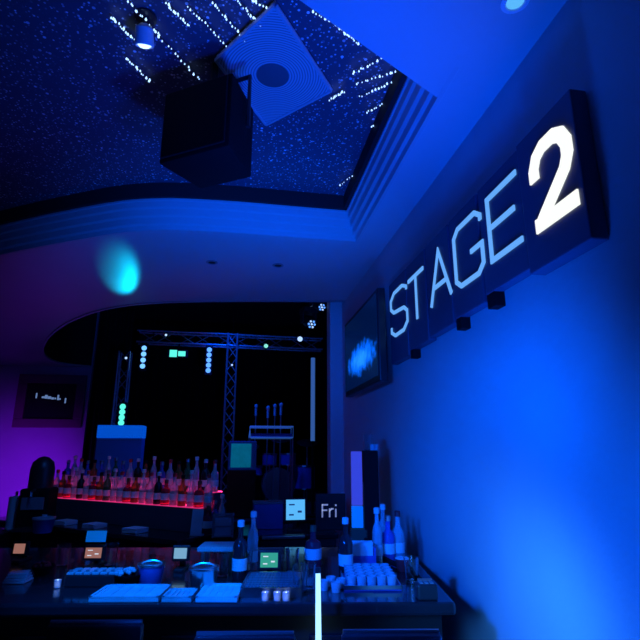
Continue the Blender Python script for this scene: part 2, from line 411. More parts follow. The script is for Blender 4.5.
# pin spot
c = at(143, 43, Z=3.50)
e = empty('pin_spot_light', (c.x, c.y, ZT), 'small round pin spot glowing white on the dark starry ceiling', 'light')
mb = MB(); mb.tube([(0, 0, 0), (0, 0, -.06)], .012, 8); mb.lathe([(.05, 0), (.05, -.01)]); mb.build('mount', 'plastic', e)
R = Matrix.Rotation(math.radians(28), 3, 'X')
mb = MB(); mb.lathe([(.018, .05), (.04, .03), (.044, -.04), (.04, -.045), (.03, -.04)], c=(0, .01, -.10), n=18, R=R); mb.build('housing', 'white', e, smooth=True)
mb = MB(); mb.lathe([(.001, -.055), (.02, -.05), (.03, -.041), (.03, -.035)], c=(0, .01, -.10), n=18, R=R)
M['pin'] = lum('pin_spot_lens', (.45, .75, 1.0), 2.2); mb.build('lens', 'pin', e, smooth=True)
# recessed downlights in the flat ceiling
dl = None
for (px, py, lab, lit) in ((212, 262, 'small unlit round downlight in the flat ceiling, nearer the aqua glow', 0), (278, 265, 'small unlit round downlight in the flat ceiling, nearer the television', 0), (515, 1, 'small round downlight in the bright blue ceiling above the sign', 1)):
    c = at(px, py, Z=ZC)
    e = empty('downlight', (c.x, c.y, ZC), lab, 'downlight', group='recessed downlights in the flat ceiling')
    mb = MB(); mb.lathe([(.05, -.001), (.052, -.006), (.036, -.010), (.032, -.003)], n=20); mb.build('trim_ring', 'grey' if not lit else 'white', e, smooth=True)
    mb = MB(); mb.lathe([(.001, -.006), (.031, -.006), (.031, -.002)], n=20); mb.build('lens', 'black' if not lit else 'screenblue', e)
# strings of star lamps, each a wire with lamps under the tray ceiling
bulb_mesh = None
def star_string(p0, p1, n, label, group, r=.0048):
    global bulb_mesh
    a = at(*p0, Z=ZT-.03); b = at(*p1, Z=ZT-.03)
    e = empty('star_light_string', (a.x, a.y, ZT-.03), label, 'string lights', group=group)
    pts = []
    for i in range(n):
        t = (i+random.uniform(-.25, .25))/(n-1); t = min(max(t, 0), 1)
        pts.append((b-a)*t+Vector((random.uniform(-.006, .006), random.uniform(-.006, .006), 0)))
    mb = MB(); mb.tube([p+Vector((0, 0, .008)) for p in (Vector(), (b-a)*.5, b-a)], .0022, 5); mb.build('wire', 'plastic', e)
    for p in pts:
        s_ = random.choice((.6, .75, .9, 1.15))
        if bulb_mesh is None:
            mb = MB(); mb.lathe([(.001, -r), (r*.75, -r*.65), (r, 0), (r*.7, r*.7), (r*.4, r*1.8)], n=8)
            o = mb.build('bulb', 'star', e, smooth=True); bulb_mesh = o.data
        else:
            o = bpy.data.objects.new('bulb', bulb_mesh); COL.objects.link(o); o.parent = e
        o.location = p; o.scale = (s_, s_, s_)
L1 = [((112, 18), (134, 40)), ((126, 58), (150, 82)), ((128, 2), (160, 36)), ((152, 30), (200, 80)), ((166, 3), (188, 26)), ((188, 6), (226, 46)), ((213, 3), (246, 42)), ((236, 0), (262, 26)), ((252, 0), (276, 14))]
for i, (a, b) in enumerate(L1):
    star_string(a, b, 15, 'slanting string of tiny white star lights left of the perforated panel, %s from the left' % ORD[i], 'star strings left of the perforated panel')
L2 = [((312, 12), (352, 34)), ((336, 26), (358, 44)), ((352, 74), (388, 56)), ((356, 84), (396, 72)), ((360, 97), (398, 80)), ((366, 113), (400, 96)), ((372, 127), (390, 117)), ((330, 100), (344, 92)), ((340, 186), (372, 160))]
for i, (a, b) in enumerate(L2):
    star_string(a, b, 13, 'short string of tiny white star lights right of the perforated panel, %s from the top' % ORD[i], 'star strings right of the perforated panel')

# ================================================================== PURPLE WALL SCREEN
a = at(20, 374, Y=10.55); b = at(81, 428, Y=10.55)
w, h = b.x-a.x, a.z-b.z
e = empty('framed_screen', ((a.x+b.x)/2, YR, b.z), 'black screen in a broad plum frame on the purple lit wall', 'screen')
mb = MB(); fw_ = .17
for cx, cz, dx, dz in ((0, fw_/2, w, fw_), (0, h-fw_/2, w, fw_), (-w/2+fw_/2, h/2, fw_, h-2*fw_), (w/2-fw_/2, h/2, fw_, h-2*fw_)):
    mb.box((cx, -.04, cz), (dx, .075, dz), bevel=.012)
mb.build('frame', 'maroon', e)
mb = MB(); mb.box((0, -.02, h/2), (w-2*fw_+.01, .035, h-2*fw_+.01)); mb.build('display', 'plastic', e)
mb = MB()
for x, z, dx, dz in ((-.27, .05, .025, .10), (-.14, .02, .06, .035), (-.09, .03, .05, .07), (-.03, .015, .06, .05), (.03, .0, .05, .04), (.08, .0, .03, .03), (.13, .02, .03, .10), (.16, -.01, .04, .03), (.27, -.04, .025, .10)):
    mb.box((x, -.04, h/2+z+.05), (dx, .006, dz))
M['caption'] = lum('dim_blue_caption', (.22, .38, .8), .5); mb.build('caption', 'caption', e)

# ================================================================== STAGE GEAR
def led_bar(p0, p1, n, m, label, r=.045, horizontal=False):
    c = (p0+p1)/2; L = (p1-p0).length
    e = empty('led_bar', c, label, 'stage light')
    if horizontal:
        mb = MB(); mb.box((0, .05, 0), (L+.06, .08, .13), bevel=.008); mb.build('body', 'plastic', e)
        for i in range(n):
            mb = MB(); mb.box((-L/2+L*(i+.5)/n, .006, 0), (L/n*.86, .02, .085 if i else .12), bevel=.006); mb.build('lens', m, e)
    else:
        mb = MB(); mb.box((0, .05, 0), (.12, .08, L+.06), bevel=.008); mb.build('body', 'plastic', e)
        for i in range(n):
            mb = MB(); mb.lathe([(.001, -.012), (r*.8, -.008), (r, .012)], c=(0, .004, -L/2+L*(i+.5)/n), n=12, R=Matrix.Rotation(-PI/2, 3, 'X')); mb.build('lens', m, e, smooth=True)
    return e
def truss(p0, p1, label, s=.17, seg=.22, cat='truss'):
    e = empty('lighting_truss', p0, label, cat)
    d = p1-p0; L = d.length; t = d.normalized()
    u = t.cross(Vector((0, 1, 0))).normalized(); v = t.cross(u).normalized()
    cor = [(u*sx+v*sy)*s/2 for sx, sy in ((-1, -1), (1, -1), (1, 1), (-1, 1))]
    for c_ in cor:
        mb = MB(); mb.tube([c_, c_+d], .016, 8); mb.build('chord', 'truss', e, smooth=True)
    mb = MB(); n = max(2, int(L/seg))
    for i in range(n):
        for k in range(4):
            q0, q1 = cor[k], cor[(k+1) % 4]
            if i % 2: q0, q1 = q1, q0
            mb.tube([q0+d*(i/n), q1+d*((i+1)/n)], .008, 5)
    mb.build('lacing', 'truss', e)
    return e
YS = 8.6
tl_t = at(127, 352, Y=YS)
truss(Vector((tl_t.x-.02, YS, .80)), Vector((tl_t.x-.02, YS, tl_t.z)), 'upright metal truss at the left of the stage, behind the blue booth')
tr_t = at(233, 334, Y=YS)
truss(Vector((tr_t.x, YS, .80)), Vector((tr_t.x, YS, tr_t.z)), 'tall upright metal truss in the middle of the stage', s=.16)
ha = at(138, 337, Y=YS+.25); hb = at(322, 345, Y=YS+.25)
ht = truss(ha, hb, 'long horizontal metal truss carrying the stage lights', s=.20, seg=.3)
mb = MB()
for t in (.08, .5, .92):
    p = (hb-ha)*t; mb.tube([p, p+Vector((0, 0, ZS-ha.z-p.z))], .008, 5)
mb.build('hanging_cable', 'black', ht)
def hang(e, z):
    z = ha.z+(hb.z-ha.z)*(e.location.x-ha.x)/(hb.x-ha.x)-.10-e.location.z+.01
    mb = MB(); mb.tube([(0, .15, 0), (0, .15, z)], .012, 6); mb.box((0, .12, 0), (.03, .08, .03)); mb.build('bracket', 'black', e)
e = led_bar(at(143, 345, Y=YS), at(143.5, 369, Y=YS), 4, 'cyanled', 'upright stage light bar with four cyan lamps, left of the green lamp'); hang(e, at(143, 340, Y=YS).z-e.location.z+.05)
e = led_bar(at(209, 347, Y=YS), at(208.5, 373, Y=YS), 5, 'blueled', 'upright stage light bar with five ice blue lamps, right of the green lamp'); hang(e, at(209, 340, Y=YS).z-e.location.z+.05)
e = led_bar(at(169, 353, Y=YS), at(186, 354, Y=YS), 2, 'greenled', 'horizontal aqua green stage lamp hanging between two upright light bars', horizontal=True); hang(e, at(178, 340, Y=YS).z-e.location.z+.05)
e = led_bar(at(122, 404, Y=8.37), at(121, 431, Y=8.37), 5, 'greenled', 'upright stage light bar with aqua green lamps above the blue booth', r=.05)
mb = MB(); mb.tube([(0, .05, .8-e.location.z), (0, .05, -.1)], .02, 8); mb.build('pole', 'black', e)
# small lamps on the truss and in the hall
def par(px, py, Y, m, label, r=.05, up=.12):
    c = at(px, py, Y=Y)
    e = empty('par_can', c, label, 'stage light')
    mb = MB(); mb.lathe([(r*1.1, -.0), (r*1.15, .03), (r*.9, .12), (r*.4, .17)], n=14, R=Matrix.Rotation(-PI/2, 3, 'X')); mb.build('housing', 'plastic', e, smooth=True)
    mb = MB(); mb.lathe([(.001, -.012), (r*.8, -.006), (r, .003)], n=14, R=Matrix.Rotation(-PI/2, 3, 'X')); mb.build('lens', m, e, smooth=True)
    mb = MB(); mb.tube([(-r*1.3, .06, 0), (-r*1.3, .06, r*1.7), (r*1.3, .06, r*1.7), (r*1.3, .06, 0)], .008, 5); mb.tube([(0, .06, r*1.7), (0, .06, up)], .012, 6); mb.build('yoke', 'black', e)
    return e
M['aqualamp'] = lum('pale_aqua_lamp', (.25, .85, .75), 1.0); M['whitelamp'] = lum('cool_white_lamp', (.40, .60, 1), 1.3)
par(266, 346, YS, 'aqualamp', 'small pale aqua stage lamp hanging on the horizontal truss', r=.04)
par(300, 339, YS, 'whitelamp', 'small cool white stage lamp at the right end of the truss', r=.05)
par(126, 358, YS-.16, 'whitelamp', 'small white lamp at the top of the left truss', r=.022, up=.05)
par(232, 365, YS-.16, 'whitelamp', 'small white lamp on the middle truss', r=.018, up=.05)
par(166, 335, YS, 'whitelamp', 'tiny white lamp on the left half of the horizontal truss', r=.022, up=.06)
# moving heads near the proscenium
for (px, py, Y, r, lab) in ((310, 322, 6.2, .07, 'lower moving head lamp with blue lights beside the pilaster'), (320, 305, 5.75, .055, 'upper moving head lamp tucked under the ceiling edge')):
    c = at(px, py, Y=Y)
    e = empty('moving_head', c, lab, 'stage light', rz=.3)
    mb = MB(); mb.box((0, .05, .16), (.2, .18, .07), bevel=.01); mb.build('base', 'plastic', e)
    mb = MB()
    for s_ in (-1, 1): mb.box((s_*.09, .05, .07), (.025, .09, .17), bevel=.006)
    mb.build('yoke', 'plastic', e)
    mb = MB(); mb.lathe([(r*.9, -.09), (r, -.07), (r, .05), (r*.6, .12)], c=(0, .03, .0), n=16, R=Matrix.Rotation(-1.1, 3, 'X')); mb.build('head', 'plastic', e, smooth=True)
    for k in range(7):
        a = 2*PI*k/6; rr = 0 if k == 6 else r*.6
        p = Matrix.Rotation(-1.1, 3, 'X') @ Vector((rr*math.cos(a), rr*math.sin(a), -.094)) + Vector((0, .03, 0))
        mb = MB(); mb.lathe([(.001, -.012), (r*.17, -.008), (r*.2, .004)], c=p, n=8, R=Matrix.Rotation(-1.1, 3, 'X')); mb.build('lens', 'whitelamp' if k in (1, 4, 6) else 'blueled', e, smooth=True)
    mb = MB(); mb.tube([(0, .05, .19), (0, .05, ZS-c.z)], .015, 6); mb.build('hanging_pole', 'black', e)
# light pole right of the stage
a = at(313, 358, Y=7.4); b = at(313.5, 441, Y=7.4)
e = empty('light_pole', (a.x, 7.4, .8), 'tall slim pole glowing dull blue near the pilaster', 'light')
mb = MB(); mb.tube([(0, 0, b.z-.8), (0, 0, a.z-.8)], .032, 12); mb.build('tube', 'greytube', e, smooth=True)
mb = MB(); mb.tube([(0, 0, .02), (0, 0, b.z-.8)], .02, 8); mb.lathe([(.16, 0), (.16, .02), (.03, .035)]); mb.build('stand', 'black', e, smooth=True)
# booth
a = at(98, 425, Y=8.0); b = at(143, 426, Y=8.0)
e = empty('dj_booth', ((a.x+b.x)/2, 8.15, .8), 'blue lit booth with a brighter band along its top edge', 'booth')
w = b.x-a.x; hb_ = a.z-.8; bz = at(120, 438, Y=8.0).z-.8
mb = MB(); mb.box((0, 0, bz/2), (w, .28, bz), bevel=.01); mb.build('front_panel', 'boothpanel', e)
mb = MB(); mb.box((0, 0, (bz+hb_)/2), (w+.01, .30, hb_-bz), bevel=.01); mb.build('top_band', 'boothband', e)
# keyboard rack with tubular frame
a = at(250, 427, Y=8.1); b = at(292, 438, Y=8.1)
e = empty('keyboard_rack', ((a.x+b.x)/2, 8.1, .8), 'tubular rack with a keyboard, outlined in pale blue light on the stage', 'keyboard')
w = b.x-a.x; zt, zb = a.z-.8, b.z-.8
M['railblue'] = mat('blue_lit_tube', (.25, .42, .8), .3, metal=.6, emit=(.05, .2, .7), estr=.25)  # blue light on the frame put in as colour and faint glow
mb = MB()
for y in (-.15, .15): mb.tube([(-w/2, y, zb), (w/2, y, zb), (w/2, y, zt), (-w/2, y, zt), (-w/2, y, zb)], .016, 6)
mb.build('frame', 'railblue', e)
for sx in (-1, 1):
    for y in (-.15, .15):
        mb = MB(); mb.tube([(sx*w/2, y, 0), (sx*w/2, y, zb)], .016, 6); mb.build('leg', 'truss', e)
mb = MB(); mb.box((0, 0, zb+.035), (w-.04, .3, .06), bevel=.006); mb.build('keyboard', 'bluebox', e)
# teal lit amplifier
a = at(229, 441, Y=7.4); b = at(256, 470, Y=7.4); zl_ = b.z-.8
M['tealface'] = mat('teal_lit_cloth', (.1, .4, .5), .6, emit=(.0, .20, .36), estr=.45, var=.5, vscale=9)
e = empty('amplifier', ((a.x+b.x)/2, 7.55, .8), 'teal lit amplifier cabinet at the foot of the middle truss', 'amplifier')
w, h = b.x-a.x, a.z-.8
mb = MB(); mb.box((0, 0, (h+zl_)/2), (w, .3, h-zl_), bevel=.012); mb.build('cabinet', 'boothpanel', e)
mb = MB(); mb.box((0, 0, zl_/2), (w, .3, zl_-.002), bevel=.008); mb.build('road_case', 'plastic', e)
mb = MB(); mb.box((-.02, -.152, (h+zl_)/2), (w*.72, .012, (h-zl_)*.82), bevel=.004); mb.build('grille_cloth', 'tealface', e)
# microphone stands
mic = None
for i, (px, py) in enumerate(((256, 410), (268, 412), (275, 410), (281, 409))):
    ym = (9.0, 8.5, 8.75, 8.45)[i]
    c = at(px, py, Y=ym)
    lab = 'microphone stand behind the keyboard rack, %s from the left' % ORD[i]
    e = empty('microphone_stand', (c.x, ym, .8), lab, 'microphone', group='microphones behind the keyboard rack')
    h = c.z-.8
    mb = MB(); mb.tube([(0, 0, .02), (0, 0, h-.05)], .012, 6); mb.build('pole', 'truss', e)
    mb = MB(); mb.lathe([(.06, 0), (.06, .02), (.02, .035)]); mb.build('base', 'black', e)
    mb = MB(); mb.tube([(0, 0, h-.10), (0, -.02, h+.04)], .022, 8); mb.lathe([(.02, -.03), (.035, 0), (.03, .03), (.005, .045)], c=(0, -.025, h+.06), n=10); mb.build('microphone', 'white', e, smooth=True)
# drum kit
def drum(e, name, c, r, h, R=None):
    mb = MB(); mb.lathe([(r, -h/2), (r, h/2)], c=c, n=20, R=R); s_ = mb.build(name, 'bluebox', e, smooth=True)
    for z in (-h/2, h/2):
        mb = MB(); mb.lathe([(r*1.0, z-.012), (r*1.05, z-.012), (r*1.05, z+.012), (r*1.0, z+.012)], c=c, n=20, R=R); mb.build('hoop', 'metal', s_)
c = at(278, 468, Y=9.5)
e = empty('drum_kit', (c.x, 9.5, .8), 'drum kit with shining cymbals in the shadow of the stage', 'drum kit')
drum(e, 'bass_drum', (0, 0, .30), .28, .4, Matrix.Rotation(PI/2, 3, 'X')); drum(e, 'tom', (-.16, -.05, .74), .13, .2); drum(e, 'tom', (.18, -.05, .74), .14, .2); drum(e, 'floor_tom', (.5, .1, .42), .2, .4); drum(e, 'snare', (-.45, .05, .55), .17, .14)
for x, y, z in ((-.55, .05, .98), (.55, .1, 1.05), (.05, .2, 1.12)):
    mb = MB(); mb.lathe([(.001, .03), (.04, .02), (.2, -.01), (.2, -.014), (.03, .01)], c=(x, y, z), n=20, R=Matrix.Rotation(.35, 3, 'X')); q = mb.build('cymbal', 'metal', e, smooth=True)
    mb = MB(); mb.tube([(x, y, 0), (x, y, z)], .012, 6); mb.build('stand', 'truss', q)
mb = MB()
for x, y, z0, z1 in ((-.45, .05, 0, .5), (.5, .1, 0, .3), (-.16, -.05, .5, .68), (.18, -.05, .5, .68)): mb.tube([(x, y, z0), (x, y, z1)], .015, 6)
mb.build('hardware', 'truss', e)

# ================================================================== BACK BAR (angled island with lit bottles)
P0 = Vector((-1.78, 5.66, 0)); P1 = Vector((-.17, 4.36, 0)); du = (P1-P0).normalized(); ang = math.atan2(du.y, du.x); LB = (P1-P0).length
dv = Vector((-du.y, du.x, 0))
def ib(u, v, z): return P0+du*u+dv*v+Vector((0, 0, z))
ZK = 1.06
e = empty('back_bar', P0, 'angled dark back bar with stepped bottle shelves lit pink from below', 'bar', rz=ang)
mb = MB(); mb.box((LB/2-.2, -.05, ZK/2-.02), (LB+.42, .62, ZK-.04)); mb.build('cabinet', 'barfront', e)
mb = MB(); mb.box((LB/2-.2, -.05, ZK-.02), (LB+.46, .68, .04), bevel=.008); mb.build('worktop', 'bar', e)
M['pinkplate'] = lum('added_pink_glow', (1.0, .04, .26), .6)  # glowing plate added to spread pink through the bottles
M['shelfglow'] = mat('frosted_acrylic_shelf', (.10, .08, .10), .3, spec=.4)
for v, z0, z1 in ((0.0, ZK, 1.245), (.13, ZK, 1.355)):
    mb = MB(); mb.box((LB/2-.12, v+.02 if v else .0, (z0+z1)/2), (LB+.14, .13, z1-z0), bevel=.004); s_ = mb.build('shelf', 'shelfglow', e)
    mb = MB(); mb.box((LB/2-.12, v+.02 if v else .0, z1+.001), (LB+.1, .115, .003)); mb.build('added_glow_plate', 'pinkplate', s_)
    mb = MB(); mb.box((LB/2-.12, .0615 if not v else v+.075, z1+.004), (LB+.1, .008, .008)); mb.build('light_strip', 'pinkled', s_)
# bottle kinds: profile scaled to 0.29 m
def bottle_proto(kind):
    prof, liq, cap, lab = {
        'round': ([(.033, 0), (.037, .006), (.037, .16), (.033, .185), (.016, .215), (.014, .27), (.015, .275)], 'clear', 'red', 'clear round bottle with red cap'),
        'amber': ([(.034, 0), (.038, .006), (.038, .15), (.034, .18), (.017, .205), (.014, .25), (.016, .26)], 'amber', 'black', 'amber whisky-style bottle with black cap'),
        'slim': ([(.026, 0), (.030, .006), (.030, .19), (.024, .22), (.013, .25), (.012, .30), (.014, .305)], 'clear', 'white', 'slim tall clear bottle with white cap'),
        'green': ([(.033, 0), (.036, .006), (.036, .16), (.028, .20), (.014, .235), (.013, .28), (.015, .285)], 'green', 'metal', 'green glass bottle with silver cap'),
        'blue': ([(.036, 0), (.040, .008), (.040, .14), (.034, .175), (.016, .195), (.015, .245), (.017, .25)], 'blue', 'metal', 'blue glass bottle with silver cap'),
        'squat': ([(.042, 0), (.047, .006), (.047, .12), (.040, .15), (.018, .165), (.016, .205), (.022, .21)], 'red', 'wood', 'squat red bottle with wooden stopper'),
        'dark': ([(.035, 0), (.038, .006), (.038, .17), (.030, .20), (.014, .22), (.014, .275), (.016, .28)], 'dark', 'white', 'dark bottle with white cap')}[kind]
    e = empty('bottle', (0, 0, -20), lab, 'bottle')
    prof = [(r_*.95, z_*.84) for r_, z_ in prof]; h = prof[-1][1]
    mb = MB(); mb.lathe(prof, n=12); mb.build('glass', LIQ[liq], e, smooth=True)
    mb = MB(); mb.lathe([(.0175, h), (.0175, h+.028), (.012, h+.032)], n=10); mb.build('cap', cap, e, smooth=True)
    r = prof[2][0]+.0008
    mb = MB(); mb.lathe([(r-.002, .040), (r, .041), (r, .094), (r-.002, .095)], n=12); mb.build('paper_label', 'paper', e, smooth=True)
    return e
PROTO = {k: bottle_proto(k) for k in ('round', 'amber', 'slim', 'green', 'blue', 'squat', 'dark')}
kinds = list(PROTO)
used = set()
def bottle(kind, loc, label, group):
    p = PROTO[kind]
    if kind not in used:
        used.add(kind); p.location = loc; p.rotation_euler = (0, 0, random.uniform(0, 6)); p['label'] = label; p['group'] = group; return p
    return copy_tree(p, loc, random.uniform(0, 6), label, group)
def nice(k): return {'round': 'clear round bottle with red cap', 'amber': 'amber bottle with black cap', 'slim': 'slim tall clear bottle', 'green': 'green glass bottle', 'blue': 'blue glass bottle', 'squat': 'squat red bottle', 'dark': 'dark bottle with white cap'}[k]
seq = ['round', 'amber', 'squat', 'slim', 'dark', 'round', 'squat', 'amber', 'green', 'slim', 'round', 'squat', 'amber', 'slim', 'round', 'dark', 'squat', 'round', 'amber', 'slim', 'squat', 'round']
for i in range(22):
    u = .02+i*(LB-.06)/21
    bottle(seq[i], ib(u, .0, 1.249), '%s, %s from the left in the pink lit front row' % (nice(seq[i]), ORD[i]), 'bottles on the back bar front shelf')
seq2 = ['blue', 'slim', 'round', 'blue', 'amber', 'blue', 'slim', 'green', 'blue', 'round', 'dark', 'amber', 'slim', 'blue', 'round', 'amber', 'green', 'slim', 'dark', 'round']
for i in range(20):
    u = -.05+i*(LB-.06)/19
    bottle(seq2[i], ib(u, .15, 1.359), '%s, %s from the left in the raised back row' % (nice(seq2[i]), ORD[i]), 'bottles on the back bar raised shelf')
# stuff on the island's worktop in front of the bottles
for i, (u, lab) in enumerate(((.62, 'stack of white napkins on the back bar worktop, furthest left'), (1.02, 'stack of white napkins in the middle of the back bar worktop'), (1.52, 'stack of white napkins on the back bar worktop, furthest right'))):
    mb = MB()
    for k in range(5): mb.box((0, 0, .006+k*.007), (.16, .13, .006), rz=random.uniform(-.08, .08))
    tag(mb.build('napkin_stack', 'paper', loc=ib(u, -.27, ZK), rot=(0, 0, ang)), lab, 'napkins', 'napkins on the back bar')

# right half of the back bar, square to the room
e = empty('bar_cabinet', (.46, 4.50, 0), 'dark cabinet with a pale edged top right of the lit bottles', 'cabinet')
mb = MB(); mb.box((0, 0, .51), (.74, .55, 1.02), bevel=.006); mb.build('body', 'barfront', e)
mb = MB(); mb.box((0, -.01, 1.04), (.77, .60, .04), bevel=.008); mb.build('worktop', 'bar', e)
for s_ in (-.185, .185):
    mb = MB(); mb.box((s_, -.282, .52), (.34, .018, .90), bevel=.004); d_ = mb.build('door', 'bar', e)
    mb = MB(); mb.tube([(s_-.02, -.30, .7), (s_-.02, -.30, .86)], .008, 6); mb.build('handle', 'metal', d_)
ZB = 1.06
def pos_terminal(name, loc, rz, w, h, scr, label, lines='uiwhite', lift=.06, tilt=-.22, cat='till screen', body='plastic', glyph=True):
    e = empty(name, loc, label, cat, rz=rz)
    R = Matrix.Rotation(tilt, 3, 'X')
    zc = lift+h/2
    mb = MB(); mb.box((0, .03, .008), (w*.75, .14, .016), bevel=.004); mb.tube([(0, .05, .015), (0, .03, zc)], .016, 8); mb.build('stand', body, e)
    mb = MB(); mb.box((0, 0, zc), (w+.025, .03, h+.025), bevel=.006, R=R); mb.build('casing', body, e)
    mb = MB(); mb.box(Vector((0, 0, zc)) + R @ Vector((0, -.0155, 0)), (w, .004, h), R=R); s_ = mb.build('screen', scr, e)
    if glyph:
        mb = MB()
        for x, z, dx, dz in ((-.2, .25, .3, .07), (.22, -.1, .22, .1), (-.22, -.25, .25, .08)):
            mb.box(Vector((0, 0, zc)) + R @ Vector((x*w, -.0185, z*h)), (dx*w, .003, dz*h), R=R)
        mb.build('menu_blocks', lines, s_)
    return e
c = at(295.5, 532, Y=4.30)
pos_terminal('till_screen', (c.x, 4.33, ZB), 0, .155, .155, 'screenblue', 'square till screen glowing sky blue on the dark cabinet', 'screendark', lift=.09, tilt=-.12)
# pale ledge in front
a = at(262, 533, Y=4.16); b = at(305, 533, Y=4.16)
mb = MB(); mb.box((0, 0, 0), (b.x-a.x, .05, .022), bevel=.003)
o = mb.build('steel_rail', 'metal', loc=((a.x+b.x)/2, 4.165, 1.045)); tag(o, 'short steel rail along the front edge of the dark cabinet', 'rail')
# Fri board
a = at(316, 494, Y=4.36); b = at(346, 528, Y=4.36)
e = empty('chalkboard', ((a.x+b.x)/2, 4.38, ZB), 'black board lettered Fri standing right of the sky blue till', 'sign')
w, h = b.x-a.x, a.z-ZB
mb = MB(); mb.box((0, 0, h/2), (w, .02, h), bevel=.003); mb.build('board', 'plastic', e)
mb = MB(); mb.box((0, .05, .06), (w*.7, .09, .01)); mb.box((0, .09, h*.4), (.02, .012, h*.8), R=Matrix.Rotation(.2, 3, 'X')); mb.build('prop', 'black', e)
mb = MB()
def fst(mb, pts, t, x, z, y): 
    for (x0, z0), (x1, z1) in zip(pts, pts[1:]):
        L = math.hypot(x1-x0, z1-z0); mb.box((x+(x0+x1)/2, y, z+(z0+z1)/2), (L+t*.6, .004, t), R=Matrix.Rotation(-math.atan2(z1-z0, x1-x0), 3, 'Y'))
zf = at(325, 517, Y=4.36).z-ZB; xf = at(322.5, 510, Y=4.36).x-(a.x+b.x)/2; T_ = .012
fst(mb, [(0, 0), (0, .095), (.045, .095)], T_, xf, zf, -.012); fst(mb, [(0, .052), (.038, .052)], T_, xf, zf, -.012)
fst(mb, [(.062, 0), (.062, .062)], T_, xf, zf, -.012); fst(mb, [(.062, .045), (.078, .062), (.092, .062)], T_, xf, zf, -.012)
fst(mb, [(.115, 0), (.115, .058)], T_, xf, zf, -.012); mb.box((xf+.115, -.012, zf+.09), (.014, .004, .014))
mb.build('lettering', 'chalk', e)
# box, glass tray, menu, bottles on the cabinet
c = at(268, 504, Y=4.55)
e = empty('storage_crate', (c.x, 4.58, ZB), 'dull blue crate on the dark cabinet behind the till', 'crate')
mb = MB(); mb.box((0, 0, .10), (.25, .2, .20), bevel=.008); mb.build('crate_body', 'bluebox', e); mb = MB(); mb.box((0, 0, .207), (.26, .21, .014), bevel=.004); mb.build('lid', 'grey', e)
c = at(229, 540, Y=4.1)
e = empty('glass_rack', (c.x-.05, 4.20, ZB), 'grey see-through rack on the worktop between the bottles and the till', 'rack')
mb = MB()
for z in (.01, .08, .15):
    for sx in (-1, 1): mb.box((sx*.075, 0, z), (.01, .16, .012))
    for sy in (-1, 1): mb.box((0, sy*.075, z), (.16, .01, .012))
for sx in (-1, 1):
    for sy in (-1, 1): mb.box((sx*.075, sy*.075, .08), (.012, .012, .16))
mb.build('basket', 'grey', e)
mb = MB(); mb.box((0, 0, .07), (.13, .13, .13), bevel=.01); mb.build('liner', 'frost', e)
c = at(200, 524, Y=4.30)
e = empty('menu_card', (c.x-.02, 4.24, ZB), 'pale blue menu card standing at the right end of the bottles', 'menu', rz=-.3)
mb = MB(); mb.box((0, 0, .10), (.09, .006, .19), R=Matrix.Rotation(-.15, 3, 'X')); mb.build('card', 'pale', e); mb = MB(); mb.box((0, .01, .006), (.1, .05, .012), bevel=.003); mb.build('base', 'white', e)
for i, (px, py, k, lab) in enumerate(((208, 520, 'squat', 'squat red bottle glowing pink right of the menu card'), (214, 520, 'blue', 'blue glass bottle just right of the squat pink one'), (221, 522, 'slim', 'slim tall clear bottle behind the grey rack on the worktop'), (345, 528, 'slim', 'slim tall clear bottle just right of the Fri board'))):
    c = at(px, py, Y=4.38); bottle(k, Vector((c.x, (4.36, 4.46, 4.44, 4.45)[i], ZB)), lab, 'loose bottles on the dark cabinet')
# coffee machine shape and cup at the far left of the back bar
def LP(px, py, Y, Z): c = at(px, py, Y=Y); return Vector((c.x, Y, Z))
mb = MB(); mb.box((-2.25, 4.90, .52), (.8, .5, 1.04), bevel=.01)
tag(mb.build('side_counter', 'barfront'), 'black side counter at the far left by the purple wall', 'counter')
e = empty('drink_dispenser', LP(40, 490, 4.98, 1.04), 'dark domed drink dispenser standing against the purple wall', 'dispenser')
mb = MB(); mb.box((0, 0, .17), (.24, .26, .34), bevel=.02); mb.build('body', 'black', e)
mb = MB(); mb.lathe([(.10, .34), (.10, .50), (.085, .56), (.04, .60), (.001, .61)], n=18); mb.build('dome', 'plastic', e, smooth=True)
mb = MB(); mb.box((0, -.135, .22), (.18, .02, .10), bevel=.004); mb.build('panel', 'grey', e)
mb = MB(); mb.box((0, -.17, .02), (.2, .12, .03), bevel=.004); mb.build('drip_tray', 'metal', e)
mb = MB(); mb.tube([(0, -.13, .33), (0, -.19, .32), (0, -.19, .28)], .012, 6); mb.build('spout', 'metal', e)
e = empty('paper_towel_roll', LP(16, 500, 4.97, 1.04), 'white paper towel roll tinted purple at the far left', 'paper roll')
mb = MB(); mb.lathe([(.018, .01), (.055, .01), (.055, .27), (.018, .27)], n=18); mb.build('roll', 'paper', e, smooth=True)
mb = MB(); mb.lathe([(.075, 0), (.075, .01), (.01, .012), (.01, .31), (.001, .315)], n=16); mb.build('holder', 'metal', e, smooth=True)
e = empty('storage_tub', LP(46, 505, 4.76, 1.04), 'blue plastic tub in front of the domed dispenser', 'tub')
mb = MB(); mb.lathe([(.07, 0), (.085, .10), (.09, .105), (.08, .105)], n=18); mb.build('tub', 'bluebox', e, smooth=True)
mb = MB(); mb.lathe([(.09, .105), (.09, .12), (.02, .125), (.02, .14), (.001, .14)], n=18); mb.build('lid', 'frost', e, smooth=True)

